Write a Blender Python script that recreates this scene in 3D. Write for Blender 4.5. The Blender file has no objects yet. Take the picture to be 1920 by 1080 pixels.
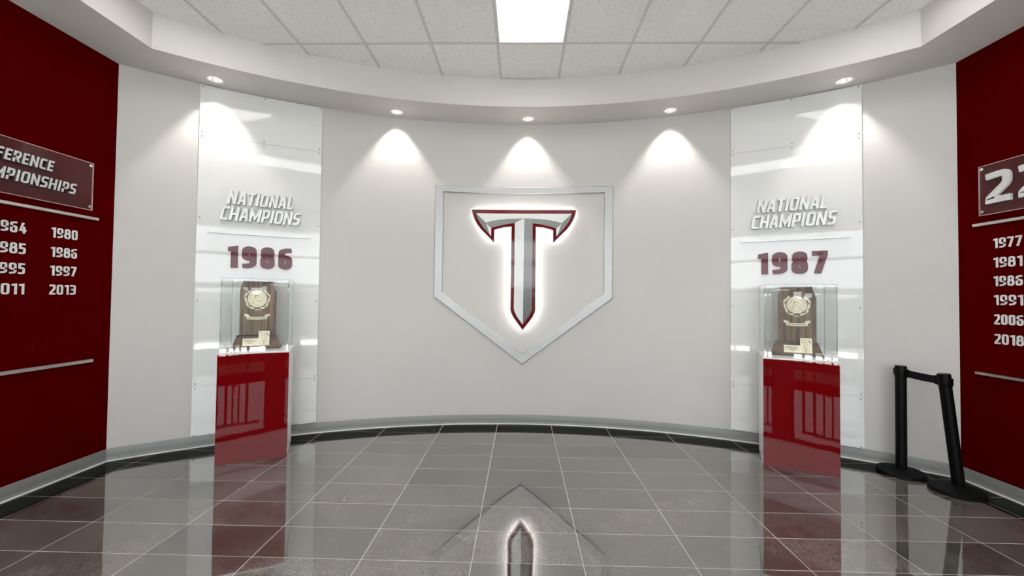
import bpy, bmesh, math, random
from mathutils import Vector, Matrix
random.seed(7)
S = bpy.context.scene
COL = S.collection
PI = math.pi

# ------------------------------------------------------------------ camera, world, lights, exposure
F_PX = 778.214
YAW, PITCH, ROLL, EYE = .0224, .0227, -.0111, 1.4512
cam = bpy.data.cameras.new('camera'); camo = bpy.data.objects.new('camera', cam); COL.objects.link(camo)
cam.sensor_width = 36.0; cam.lens = F_PX / 1920 * 36.0; cam.clip_start = .02; cam.clip_end = 200
Rw = (Matrix.Rotation(YAW, 3, 'Z') @ Matrix.Rotation(PITCH, 3, 'X') @ Matrix.Rotation(ROLL, 3, 'Y'))
S.cycles.transparent_max_bounces = 32
camo.matrix_world = Matrix.Translation((0, 0, EYE)) @ (Rw @ Matrix.Rotation(PI/2, 3, 'X')).to_4x4()
S.camera = camo
S.view_settings.view_transform = 'Standard'; S.view_settings.look = 'None'
S.view_settings.gamma = 1; S.view_settings.use_curve_mapping = False
S.view_settings.exposure = 0.60

SKY = 5.6            # daylight outside the glazed front
PANEL = 5.2          # recessed ceiling lights
SPOT = 36.0          # watts of each downlight
HALO = 6.0          # led ring behind the emblem

W = bpy.data.worlds.new('daylight'); S.world = W; W.use_nodes = True
wn = W.node_tree.nodes; bg = wn['Background']
bg.inputs[0].default_value = (.93, .955, 1, 1); bg.inputs[1].default_value = SKY

sd = bpy.data.lights.new('bounce_sun', 'SUN'); sd.energy = 125; sd.angle = math.radians(2); sd.color = (1, .975, .94)   # added: lights the paving so its bounce brightens the ceiling
so = bpy.data.objects.new('bounce_sun', sd); COL.objects.link(so); so.rotation_euler = (math.radians(-16), 0, math.radians(8)); so.location = (0, 4, 8)

# ------------------------------------------------------------------ measures of the room
CX, CY, RW = .037, -.95, 5.755           # the curved wall is an arc about this centre
HALF = 3.605                             # half width between the side walls
XL, XR = CX - HALF, CX + HALF
SOF, CEI = 3.47, 3.765                   # soffit and tile ceiling heights
FRONT = -3.0
YC = CY + math.sqrt(RW**2 - HALF**2)     # y of the wall corners
FCY, FR, FH = -.79, 5.14, 3.103          # fascia arc
YF = FCY + math.sqrt(FR**2 - FH**2)
BR, BH = 5.45, 3.325                     # inner edge of the dark tile border

# ------------------------------------------------------------------ materials
def M(name, col=(.8,.8,.8), rough=.5, metal=0, spec=.5, coat=0, emit=None, estr=0, noise=None, bump=None, coat_rough=.03, ior=1.5):
    m = bpy.data.materials.new(name); m.use_nodes = True
    nt = m.node_tree; b = nt.nodes['Principled BSDF']
    b.inputs['Base Color'].default_value = (*col, 1); b.inputs['Roughness'].default_value = rough
    b.inputs['Metallic'].default_value = metal; b.inputs['Specular IOR Level'].default_value = spec
    b.inputs['Coat Weight'].default_value = coat; b.inputs['Coat Roughness'].default_value = coat_rough
    b.inputs['IOR'].default_value = ior
    if emit: b.inputs['Emission Color'].default_value = (*emit, 1); b.inputs['Emission Strength'].default_value = estr
    if noise or bump:
        tc = nt.nodes.new('ShaderNodeTexCoord')
    if noise:      # (scale, amount, stretch)
        mp = nt.nodes.new('ShaderNodeMapping'); mp.inputs['Scale'].default_value = noise[2] if len(noise) > 2 else (1,1,1)
        nz = nt.nodes.new('ShaderNodeTexNoise'); nz.inputs['Scale'].default_value = noise[0]; nz.inputs['Detail'].default_value = 5
        rp = nt.nodes.new('ShaderNodeMapRange'); a = noise[1]
        rp.inputs['From Min'].default_value = .3; rp.inputs['From Max'].default_value = .7
        rp.inputs['To Min'].default_value = 1-a; rp.inputs['To Max'].default_value = 1+a
        mx = nt.nodes.new('ShaderNodeVectorMath'); mx.operation = 'SCALE'; mx.inputs[0].default_value = col
        nt.links.new(tc.outputs['Object'], mp.inputs[0]); nt.links.new(mp.outputs[0], nz.inputs['Vector'])
        nt.links.new(nz.outputs['Fac'], rp.inputs['Value']); nt.links.new(rp.outputs[0], mx.inputs['Scale'])
        nt.links.new(mx.outputs[0], b.inputs['Base Color'])
    if bump:       # (scale, strength, distance)
        nb = nt.nodes.new('ShaderNodeTexNoise'); nb.inputs['Scale'].default_value = bump[0]; nb.inputs['Detail'].default_value = 3
        bn = nt.nodes.new('ShaderNodeBump'); bn.inputs['Strength'].default_value = bump[1]; bn.inputs['Distance'].default_value = bump[2]
        nt.links.new(tc.outputs['Object'], nb.inputs['Vector']); nt.links.new(nb.outputs['Fac'], bn.inputs['Height'])
        nt.links.new(bn.outputs[0], b.inputs['Normal'])
    return m

def clear(name, tint=(1,1,1), milk=0, milk_col=(.8,.8,.8), base_refl=0.0, rough=.01):
    """clear acrylic: passes light straight, mirrors by angle, optionally a little milky"""
    m = bpy.data.materials.new(name); m.use_nodes = True; nt = m.node_tree; nt.nodes.clear()
    out = nt.nodes.new('ShaderNodeOutputMaterial'); tr = nt.nodes.new('ShaderNodeBsdfTransparent'); tr.inputs[0].default_value = (*tint, 1)
    gl = nt.nodes.new('ShaderNodeBsdfGlossy'); gl.inputs['Roughness'].default_value = rough; gl.inputs['Color'].default_value = (1,1,1,1)
    fr = nt.nodes.new('ShaderNodeFresnel'); fr.inputs[0].default_value = 1.49
    a0 = nt.nodes.new('ShaderNodeMath'); a0.inputs[1].default_value = base_refl; nt.links.new(fr.outputs[0], a0.inputs[0])
    ge = nt.nodes.new('ShaderNodeNewGeometry'); ad = nt.nodes.new('ShaderNodeMath'); ad.operation = 'MULTIPLY'
    inv = nt.nodes.new('ShaderNodeMath'); inv.operation = 'SUBTRACT'; inv.inputs[0].default_value = 1; nt.links.new(ge.outputs['Backfacing'], inv.inputs[1])
    nt.links.new(a0.outputs[0], ad.inputs[0]); nt.links.new(inv.outputs[0], ad.inputs[1])
    mx = nt.nodes.new('ShaderNodeMixShader'); nt.links.new(ad.outputs[0], mx.inputs[0])
    src = tr.outputs[0]
    if milk:
        df = nt.nodes.new('ShaderNodeBsdfDiffuse'); df.inputs[0].default_value = (*milk_col, 1)
        m2 = nt.nodes.new('ShaderNodeMixShader'); m2.inputs[0].default_value = milk
        nt.links.new(tr.outputs[0], m2.inputs[1]); nt.links.new(df.outputs[0], m2.inputs[2]); src = m2.outputs[0]
    nt.links.new(src, mx.inputs[1]); nt.links.new(gl.outputs[0], mx.inputs[2]); nt.links.new(mx.outputs[0], out.inputs[0])
    return m

def tile_mat(name, col, rough, amt, ior=3.3):
    m = M(name, col, rough, spec=.5, ior=ior)
    nt = m.node_tree; b = nt.nodes['Principled BSDF']; N = nt.nodes.new; L = nt.links.new
    tc = N('ShaderNodeTexCoord'); oi = N('ShaderNodeObjectInfo')
    a = N('ShaderNodeVectorMath'); a.operation = 'SCALE'; a.inputs[0].default_value = (31, 17, 9); L(oi.outputs['Random'], a.inputs['Scale'])
    v = N('ShaderNodeVectorMath'); L(tc.outputs['Object'], v.inputs[0]); L(a.outputs[0], v.inputs[1])
    n1 = N('ShaderNodeTexNoise'); n1.inputs['Scale'].default_value = 4; n1.inputs['Detail'].default_value = 8; n1.inputs['Roughness'].default_value = .7
    n2 = N('ShaderNodeTexNoise'); n2.inputs['Scale'].default_value = 150; n2.inputs['Detail'].default_value = 2
    L(v.outputs[0], n1.inputs['Vector']); L(v.outputs[0], n2.inputs['Vector'])
    s1 = N('ShaderNodeMath'); s1.operation = 'ADD'; L(n1.outputs['Fac'], s1.inputs[0]); L(n2.outputs['Fac'], s1.inputs[1])
    s2 = N('ShaderNodeMath'); s2.operation = 'MULTIPLY_ADD'; L(oi.outputs['Random'], s2.inputs[0]); s2.inputs[1].default_value = .25; L(s1.outputs[0], s2.inputs[2])
    r = N('ShaderNodeMapRange'); r.inputs['From Min'].default_value = .93; r.inputs['From Max'].default_value = 1.32
    r.inputs['To Min'].default_value = 1-amt; r.inputs['To Max'].default_value = 1+amt; L(s2.outputs[0], r.inputs['Value'])
    k = N('ShaderNodeVectorMath'); k.operation = 'SCALE'; k.inputs[0].default_value = col; L(r.outputs[0], k.inputs['Scale'])
    L(k.outputs[0], b.inputs['Base Color'])
    nb = N('ShaderNodeTexNoise'); nb.inputs['Scale'].default_value = 5; nb.inputs['Detail'].default_value = 1
    L(v.outputs[0], nb.inputs['Vector'])
    bn = N('ShaderNodeBump'); bn.inputs['Strength'].default_value = .12; bn.inputs['Distance'].default_value = .003
    L(nb.outputs['Fac'], bn.inputs['Height']); L(bn.outputs[0], b.inputs['Normal'])
    return m

def ceiling_mat():
    m = M('mineral_fibre', (.80,.795,.775), .9, spec=.1)
    nt = m.node_tree; b = nt.nodes['Principled BSDF']; N = nt.nodes.new; L = nt.links.new
    tc = N('ShaderNodeTexCoord')
    n = N('ShaderNodeTexNoise'); n.inputs['Scale'].default_value = 95; n.inputs['Detail'].default_value = 4; n.inputs['Roughness'].default_value = .65
    n.inputs['Distortion'].default_value = 1.5
    L(tc.outputs['Object'], n.inputs['Vector'])
    r = N('ShaderNodeValToRGB'); r.color_ramp.elements[0].position = .34; r.color_ramp.elements[0].color = (.46,.45,.425,1)
    r.color_ramp.elements[1].position = .44; r.color_ramp.elements[1].color = (.93,.923,.90,1)
    L(n.outputs['Fac'], r.inputs[0]); L(r.outputs[0], b.inputs['Base Color'])
    bn = N('ShaderNodeBump'); bn.inputs['Strength'].default_value = .5; bn.inputs['Distance'].default_value = .002
    L(n.outputs['Fac'], bn.inputs['Height']); L(bn.outputs[0], b.inputs['Normal'])
    return m

def wood_mat():
    m = M('walnut', (.12,.065,.04), .38, spec=.4)
    nt = m.node_tree; b = nt.nodes['Principled BSDF']; N = nt.nodes.new; L = nt.links.new
    tc = N('ShaderNodeTexCoord'); mp = N('ShaderNodeMapping'); mp.inputs['Scale'].default_value = (1, 1, .08)
    L(tc.outputs['Object'], mp.inputs[0])
    n = N('ShaderNodeTexNoise'); n.inputs['Scale'].default_value = 38; n.inputs['Detail'].default_value = 6; n.inputs['Distortion'].default_value = .6
    L(mp.outputs[0], n.inputs['Vector'])
    r = N('ShaderNodeValToRGB'); r.color_ramp.elements[0].position = .3; r.color_ramp.elements[0].color = (.050,.024,.012,1)
    r.color_ramp.elements[1].position = .7; r.color_ramp.elements[1].color = (.25,.138,.075,1)
    L(n.outputs['Fac'], r.inputs[0]); L(r.outputs[0], b.inputs['Base Color'])
    return m

def grad_mat(name, c0, c1, z0, z1, rough=.08, metal=0):
    """printed gradient running with the emblem's own height"""
    m = M(name, c0, rough, metal, spec=.25)
    nt = m.node_tree; b = nt.nodes['Principled BSDF']; N = nt.nodes.new; L = nt.links.new
    tc = N('ShaderNodeTexCoord'); sp = N('ShaderNodeSeparateXYZ'); L(tc.outputs['Object'], sp.inputs[0])
    r = N('ShaderNodeMapRange'); r.inputs['From Min'].default_value = z0; r.inputs['From Max'].default_value = z1; L(sp.outputs[2], r.inputs['Value'])
    c = N('ShaderNodeMix'); c.data_type = 'RGBA'; c.inputs[6].default_value = (*c0,1); c.inputs[7].default_value = (*c1,1)
    L(r.outputs[0], c.inputs[0]); L(c.outputs[2], b.inputs['Base Color'])
    return m

m_wall = M('off_white_paint', (.59,.568,.548), .6, spec=.3, bump=(220,.08,.001))
m_soffit = M('soffit_paint', (.632,.61,.585), .65, spec=.25, bump=(220,.08,.001))
m_red = M('deep_red_wall_paint', (.062,.0001,.0005), .6, spec=0.0, bump=(260,.1,.001))
m_redgloss = M('red_gloss_acrylic', (.135,.0004,.0016), .015, spec=.21, coat=0, bump=(2.2,.05,.004))
m_digit = M('maroon_gloss_acrylic', (.10,.0008,.008), .05, spec=.24)
m_panel = M('white_gloss_acrylic', (.78,.775,.765), .03, spec=.42, bump=(1.7,.10,.004))
m_white = M('white_laminate', (.82,.81,.79), .3)
m_base = M('grey_vinyl_base', (.19,.19,.182), .38, spec=.45)
m_toe = M('toe_highlight', (.55,.55,.53), .35)
m_tile = tile_mat('polished_grey_porcelain', (.112,.101,.092), .03, .5)
m_border = tile_mat('polished_black_porcelain', (.006,.006,.0055), .16, .2, 1.2)
m_border.node_tree.nodes['Principled BSDF'].inputs['Specular IOR Level'].default_value = .3
m_grout = M('pale_grout', (.56,.54,.50), .8, noise=(60,.12))
m_ctile = ceiling_mat()
m_grid = M('white_grid_metal', (.655,.645,.63), .45)
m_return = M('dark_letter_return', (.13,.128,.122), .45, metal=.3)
m_silver = M('satin_silver', (.66,.655,.64), .36, metal=.3, spec=.4)
m_bar = M('anodised_bar', (.60,.60,.59), .3, metal=.85, noise=(90,.06,(1,1,14)))
m_alu = M('brushed_aluminium', (.44,.44,.435), .45, metal=.5, noise=(60,.06,(.5,.5,6)))
m_chrome = M('chrome', (.85,.85,.85), .12, metal=1)
m_screw = M('screw_head', (.16,.16,.155), .4, metal=.7)
m_bwhite = M('white_lettering', (.70,.69,.68), .45)
m_black = M('black_powder_coat', (.003,.003,.003), .45, spec=.12)
m_rubber = M('black_rubber_base', (.003,.003,.003), .6, spec=.12, bump=(240,.2,.001))
m_belt = M('black_webbing', (.004,.004,.004), .85, spec=.15, bump=(500,.4,.001))
m_wood = wood_mat()
m_wooddark = M('dark_walnut_side', (.06,.032,.022), .4, noise=(30,.25,(1,1,.1)))
m_gold = M('pale_bronze', (.68,.60,.44), .38, metal=.35, noise=(70,.16))
m_golddark = M('antique_bronze', (.34,.28,.18), .42, metal=.5, noise=(90,.3))
m_engrave = M('engraved_ink', (.10,.075,.05), .6)
m_case = clear('clear_case_acrylic', (.965,.972,.97), milk=.02, base_refl=.012)
m_edge = clear('case_edge', (.70,.73,.72), milk=.15, milk_col=(.6,.62,.61), base_refl=.0)
m_plaque = clear('tinted_clear_sign', (.93,.84,.84), milk=.07, milk_col=(.40,.16,.16), base_refl=-.025, rough=.04)
m_plaqedge = M('polished_sign_edge', (.55,.42,.42), .2)
m_glass = clear('window_glass', (.93,.95,.95))
m_frame = M('dark_window_frame', (.05,.05,.052), .4, metal=.3)
m_door = M('dark_door', (.03,.03,.032), .35)
m_lens = M('light_lens', (.9,.9,.9), .5, emit=(1,.985,.96), estr=PANEL)
m_troffer = M('troffer_frame', (.75,.75,.74), .4)
m_bulb = M('bulb_lens', (.9,.9,.9), .4, emit=(1,.965,.91), estr=14)
m_reflector = M('reflector_cone', (.86,.85,.83), .22, metal=.75, emit=(1,.97,.92), estr=.0)
m_trimring = M('white_trim_ring', (.80,.79,.77), .4)
m_rim = M('translucent_white_rim', (.80,.79,.78), .3, emit=(1,.97,.96), estr=.12)
m_led = M('led_glow', (1,1,1), .5, emit=(1,.975,.95), estr=HALO)
m_ered = M('emblem_red', (.12,.0006,.002), .06, spec=.35)
m_fwhite = grad_mat('emblem_pale_silver', (.78,.79,.77), (.86,.865,.85), 0.0, 1.4)
m_ftop = M('emblem_top_silver', (.86,.865,.845), .08, spec=.25)
m_fgrey = grad_mat('emblem_mid_grey', (.14,.14,.145), (.34,.34,.345), .05, 1.1)
m_farch = M('emblem_arch_grey', (.30,.305,.295), .08, spec=.25)
m_fdark = M('emblem_blade_grey', (.27,.275,.27), .08, spec=.25)
m_fline = M('emblem_ridge_line', (.86,.87,.86), .2)
m_pave = M('bounce_paving', (.74,.73,.71), .9, noise=(3,.15))
m_asph = M('dark_asphalt', (.035,.035,.035), .9, noise=(8,.2))  # kept dark to dim what the cases reflect
m_hedge = M('dimming_hedge', (.012,.02,.010), .9, noise=(14,.6), bump=(20,1,.05))
m_post = M('dark_post', (.06,.06,.06), .6)

# ------------------------------------------------------------------ helpers
def link(o, parent=None):
    COL.objects.link(o)
    if parent: o.parent = parent
    return o
def origin(p):
    v = Vector((0,0,0))
    while p is not None: v += p.location; p = p.parent
    return v
def mesh(name, verts, faces, mat, parent=None, smooth=False, mats=None, fmats=None):
    o0 = origin(parent) if parent else Vector((0,0,0))
    me = bpy.data.meshes.new(name); me.from_pydata([tuple(Vector(v)-o0) for v in verts], [], faces)
    bm = bmesh.new(); bm.from_mesh(me); bmesh.ops.recalc_face_normals(bm, faces=bm.faces)
    bm.to_mesh(me); bm.free()
    for mm in (mats or [mat]): me.materials.append(mm)
    if fmats:
        for p, i in zip(me.polygons, fmats): p.material_index = i
    if smooth:
        for p in me.polygons: p.use_smooth = True
    o = bpy.data.objects.new(name, me); return link(o, parent)
def thing(name, label, cat, loc, group=None):
    o = bpy.data.objects.new(name, None); o.location = loc; o.empty_display_size = .05
    o['label'] = label; o['category'] = cat
    if group: o['group'] = group
    return link(o)
def struct(o): o['kind'] = 'structure'; return o
class Geo:
    def __init__(s): s.v = []; s.f = []; s.m = []
    def add(s, v, f, mi=0):
        k = len(s.v); s.v += [tuple(a) for a in v]; s.f += [tuple(i+k for i in q) for q in f]; s.m += [mi]*len(f); return s
    def box(s, x0, x1, y0, y1, z0, z1, fn=None, mi=0):
        v = [(x,y,z) for z in (z0,z1) for y in (y0,y1) for x in (x0,x1)]
        if fn: v = [fn(*p) for p in v]
        return s.add(v, [(0,1,3,2),(4,6,7,5),(0,4,5,1),(2,3,7,6),(0,2,6,4),(1,5,7,3)], mi)
    def prism(s, poly, d0, d1, fn, mi=0):
        n = len(poly); v = [fn(u,w,d0) for u,w in poly] + [fn(u,w,d1) for u,w in poly]
        f = [tuple(range(n)), tuple(range(2*n-1, n-1, -1))] + [(i,(i+1)%n,n+(i+1)%n,n+i) for i in range(n)]
        return s.add(v, f, mi)
    def sweep(s, path, prof, closed=False, mi=0, fn=None):
        """path: list of (point, side vector); prof: list of (side, up)"""
        n = len(prof); v = []
        for p, q in path:
            for a, b in prof: v.append((p[0]+q[0]*a, p[1]+q[1]*a, p[2]+b))
        f = []
        for i in range(len(path)-1):
            for j in range(n):
                a, b = i*n+j, i*n+(j+1)%n; f.append((a, b, b+n, a+n))
        f.append(tuple(range(n))); f.append(tuple(range(len(v)-1, len(v)-n-1, -1)))
        return s.add(v, f, mi)
    def lathe(s, prof, c, seg=32, mi=0, mat=None, cap=False):
        n = len(prof); v = []
        for i in range(seg):
            a = 2*PI*i/seg
            for r, z in prof:
                p = Vector((r*math.cos(a), r*math.sin(a), z))
                if mat is not None: p = mat @ p
                v.append((c[0]+p.x, c[1]+p.y, c[2]+p.z))
        f = []
        for i in range(seg):
            j = (i+1) % seg
            for k in range(n-1): f.append((i*n+k, j*n+k, j*n+k+1, i*n+k+1))
        if cap:
            f.append(tuple(i*n for i in range(seg))); f.append(tuple((seg-1-i)*n+n-1 for i in range(seg)))
        return s.add(v, f, mi)
    def tube(s, a, b, r, seg=10, mi=0, r2=None):
        a, b = Vector(a), Vector(b); d = (b-a); q = d.to_track_quat('Z', 'Y').to_matrix()
        return s.lathe([(r,0),(r2 if r2 is not None else r,d.length)], a, seg, mi, q, True)
    def obj(s, name, mat, parent=None, smooth=False, mats=None):
        return mesh(name, s.v, s.f, mat, parent, smooth, mats, s.m if mats else None)
def smooth_angle(o, deg=35):
    bm = bmesh.new(); bm.from_mesh(o.data)
    for f in bm.faces: f.smooth = True
    for e in bm.edges:
        if len(e.link_faces) == 2 and e.calc_face_angle(0) > math.radians(deg): e.smooth = False
    bm.to_mesh(o.data); bm.free(); return o

# places on the walls: u runs left to right as one reads, z is height, d stands off the wall
def onarc(u, z, d):
    t = u/RW; r = RW-d; return (CX+r*math.sin(t), CY+r*math.cos(t), z)
def onleft(u, z, d): return (XL+d, u, z)
def onright(u, z, d): return (XR-d, -u, z)

def strip(g, u0, u1, z0, z1, d0, d1, fn, n=10, mi=0):
    """solid slab bent along the wall; z0/z1 may be pairs (left, right)"""
    z0 = z0 if isinstance(z0, tuple) else (z0, z0); z1 = z1 if isinstance(z1, tuple) else (z1, z1)
    v = []
    for i in range(n+1):
        t = i/n; u = u0+(u1-u0)*t; a = z0[0]+(z0[1]-z0[0])*t; b = z1[0]+(z1[1]-z1[0])*t
        v += [fn(u,a,d0), fn(u,b,d0), fn(u,b,d1), fn(u,a,d1)]
    f = [(0,1,2,3), tuple(range(4*n+3, 4*n-1, -1))]
    for i in range(n):
        for j in range(4): a, b = i*4+j, i*4+(j+1)%4; f.append((a,b,b+4,a+4))
    return g.add(v, f, mi)

def clip(poly, a, b):
    """keep the part of a convex polygon left of the line a->b"""
    out = []; nx, ny = -(b[1]-a[1]), b[0]-a[0]
    sd = [(p[0]-a[0])*nx+(p[1]-a[1])*ny for p in poly]
    for i in range(len(poly)):
        j = (i+1) % len(poly); p, q = poly[i], poly[j]
        if sd[i] >= 0: out.append(p)
        if sd[i]*sd[j] < 0:
            t = sd[i]/(sd[i]-sd[j]); out.append((p[0]+(q[0]-p[0])*t, p[1]+(q[1]-p[1])*t))
    return out
def clipc(poly, region):
    for i in range(len(region)):
        if len(poly) < 3: return []
        poly = clip(poly, region[i], region[(i+1)%len(region)])
    return poly if len(poly) >= 3 else []
def area(p): return abs(sum(p[i][0]*p[(i+1)%len(p)][1]-p[(i+1)%len(p)][0]*p[i][1] for i in range(len(p))))/2
def outline(cy, r, h, y0, n=48, steps=True):
    """counter-clockwise plan: straight sides then the arc"""
    a = math.asin(h/r); pts = [(CX-h, y0), (CX+h, y0)]
    for i in range(n+1):
        t = a-2*a*i/n; pts.append((CX+r*math.sin(t), cy+r*math.cos(t)))
    return pts

# ------------------------------------------------------------------ floor
fl = Geo()
P = outline(CY, RW+.02, HALF+.02, FRONT-.02, 48)
fl.prism(P, -.12, -.0008, lambda u,w,d: (u,w,d))
floor = struct(fl.obj('floor', m_grout))
TX0, TY0, TW, TD, J = -2.696, 2.299, .61, .305, .0022
outer = outline(CY, RW-.004, HALF-.004, FRONT+.01, 48)
inner = outline(CY, BR, BH, FRONT+.01, 48)
far = Geo(); farn = 0
def slab(g, poly, tilt=(0,0,0,0)):      # tilt: real tiles never lie perfectly level
    tx, ty, mx_, my_ = tilt; g.prism(poly, -.012, 0, lambda u,w,d: (u, w, d + ((u-mx_)*tx+(w-my_)*ty if d == 0 else 0)))
ring = []
for i in range(1, len(outer)):        # quads between border's inner and outer outline (skipping the front side)
    j = (i+1) % len(outer)
    ring.append([outer[i], outer[j], inner[j], inner[i]])
for j in range(-19, 10):
    for i in range(-3, 12):
        x0, x1 = TX0+TW*i+J, TX0+TW*(i+1)-J; y0, y1 = TY0+TD*j+J, TY0+TD*(j+1)-J
        cell = [(x0,y0),(x1,y0),(x1,y1),(x0,y1)]
        q = clipc(cell, inner)
        if q and area(q) > 2e-4:
            if j >= -8: g = Geo(); slab(g, q, (random.uniform(-.0009,.0009), random.uniform(-.0014,.0014), (x0+x1)/2, (y0+y1)/2)); g.obj('floor_tile', m_tile, floor)
            else: slab(far, q)
        g = Geo(); tot = 0
        for rq in ring:
            c = clipc(cell, rq)
            if c and area(c) > 1e-6: slab(g, c); tot += area(c)
        if tot > 3e-4:
            if j >= -3: g.obj('border_tile', m_border, floor)
            else: far.add(g.v, g.f, 1)
ft = far.obj('floor_tile', m_tile, floor, mats=[m_tile, m_border]); ft['kind'] = 'stuff'

# ------------------------------------------------------------------ walls
def arcwall(r0, r1, z0, z1, mat, name, n=72):
    a = math.asin(HALF/RW); g = Geo(); v = []
    for i in range(n+1):
        t = -a+2*a*i/n
        for r, z in ((r0,z0),(r0,z1),(r1,z1),(r1,z0)): v.append((CX+r*math.sin(t), CY+r*math.cos(t), z))
    f = [(0,1,2,3), tuple(range(4*n+3,4*n-1,-1))]
    for i in range(n):
        for j in range(4): p, q = i*4+j, i*4+(j+1)%4; f.append((p,q,q+4,p+4))
    g.add(v, f); return smooth_angle(g.obj(name, mat))
struct(arcwall(RW, RW+.15, -.1, CEI+.25, m_wall, 'wall_back'))
g = Geo(); g.box(XL-.15, XL, 1.2, YC+.01, -.1, CEI+.25); g.box(XL-.15, XL, FRONT-.15, 1.2, -.1, CEI+.25, mi=1); struct(g.obj('wall_left', m_red, mats=[m_red, m_wall]))  # both side walls turn white out of view for more bounce light
g = Geo(); g.box(XR, XR+.15, 1.2, YC+.01, -.1, CEI+.25); g.box(XR, XR+.15, FRONT-.15, 1.2, -.1, CEI+.25, mi=1); struct(g.obj('wall_right', m_red, mats=[m_red, m_wall]))

# front wall behind the camera: full width glazing around a low middle pier
g = Geo()
yf0, yf1 = FRONT-.15, FRONT
g.box(XL, XR, yf0, yf1, 3.20, CEI+.25)
g.box(XL, -3.25, yf0, yf1, -.1, 3.2); g.box(3.32, XR, yf0, yf1, -.1, 3.2)
g.box(-.05, .28, yf0, yf1, -.1, 1.68)
g.box(-3.25, -.05, yf0, yf1, -.1, .04); g.box(.28, 3.32, yf0, yf1, -.1, .04)
struct(g.obj('wall_front', m_wall))
def bay(k, x0, x1, z0, z1, rails, muls):
    fr = Geo(); ym = FRONT-.075
    fr.box(x0, x1, ym-.04, ym+.04, z0, z0+.05); fr.box(x0, x1, ym-.04, ym+.04, z1-.05, z1)
    fr.box(x0, x0+.05, ym-.04, ym+.04, z0, z1); fr.box(x1-.05, x1, ym-.04, ym+.04, z0, z1)
    for a, b in rails: fr.box(x0, x1, ym-.035, ym+.035, a, b)
    for x in muls: fr.box(x-.03, x+.03, ym-.035, ym+.035, z0, z1)
    w = fr.obj('window_%d' % k, m_frame); struct(w)
    p = Geo(); p.box(x0+.05, x1-.05, ym-.004, ym+.004, z0+.05, z1-.05); p.obj('pane', m_glass, w)
bay(1, -3.25, -.05, .04, 1.70, [(.32,.56)], [-2.3, -1.25])
bay(2, .28, 3.32, .04, 1.70, [(.32,.56)], [1.45, 2.4])
bay(3, -3.25, 3.32, 1.70, 3.2, [(2.45,2.52)], [-1.9, 2.0])
# unseen paving kept pale to bounce light onto the ceiling; railing of upright posts
g = Geo(); g.box(-14, 14, -6.2, FRONT-.16, -.2, -.1); g.box(-14, -1.0, -24, -6.21, -.25, -.13, mi=1); g.box(1.15, 14, -24, -6.21, -.25, -.13, mi=1); g.box(-.995, 1.145, -24, -6.21, -.25, -.13, mi=1); struct(g.obj('ground', m_pave, mats=[m_pave, m_asph]))
g = Geo(); nx = 64; vv = []  # hedge added out of view to keep the case reflections dark
for i in range(nx+1):
    x = -14+28*i/nx; h = 1.55+.16*math.sin(i*1.7)+.10*math.sin(i*4.1); b_ = .12*math.sin(i*2.3)
    vv += [(x,-9.0+b_,-.14),(x,-8.9+b_,h*.6),(x,-9.1+b_,h),(x,-10.2,h),(x,-10.3,-.14)]
ff = [(0,1,2,3,4), tuple(range(5*nx+4, 5*nx-1, -1))]
for i in range(nx):
    for j in range(5): a, b = i*5+j, i*5+(j+1)%5; ff.append((a,b,b+5,a+5))
g.add(vv, ff); hd = g.obj('hedge', m_hedge); hd['label'] = 'long dark hedge added out of view beyond the glazing to dim reflections'; hd['category'] = 'hedge'
for side, (xa, xb) in enumerate(((-3.5, -.1), (.3, 3.6))):
    rl = thing('railing', 'dark %s railing of upright posts outside the glazed front' % ('left' if side == 0 else 'right'), 'railing', ((xa+xb)/2, -3.75, -.1))
    x = xa
    while x < xb:
        w = random.choice((.03,.05,.08)); g = Geo(); g.box(x, x+w, -3.78, -3.74, -.1, 1.62); g.obj('post', m_post, rl); x += w+random.uniform(.09,.17)
    g = Geo(); g.box(xa, xb+.1, -3.79, -3.73, 1.62, 1.68); g.obj('rail', m_post, rl)

# ------------------------------------------------------------------ baseboards (cove base; toe coloured pale where it catches light)
prof = [(0,.006),(.020,.006),(.014,.012),(.008,.024),(.006,.034),(.006,.100),(.003,.104),(0,.104)]
toe = [(0,0),(.026,0),(.0255,.0045),(.022,.0085),(.018,.0105),(0,.0105)]
def path_arc(n=60):
    a = math.asin((HALF-.0)/RW); out = []
    for i in range(n+1):
        t = -a+2*a*i/n; out.append(((CX+RW*math.sin(t), CY+RW*math.cos(t), 0), (-math.sin(t), -math.cos(t))))
    return out
for nm, pth in (('baseboard_back', path_arc()), ('baseboard_left', [((XL,FRONT,0),(1,0)),((XL,YC-.004,0),(1,0))]), ('baseboard_right', [((XR,FRONT,0),(-1,0)),((XR,YC-.004,0),(-1,0))])):
    g = Geo(); g.sweep(pth, prof); b = struct(smooth_angle(g.obj(nm, m_base), 50))
    g = Geo(); g.sweep(pth, toe); smooth_angle(g.obj('base_toe', m_toe, b), 60)

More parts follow.
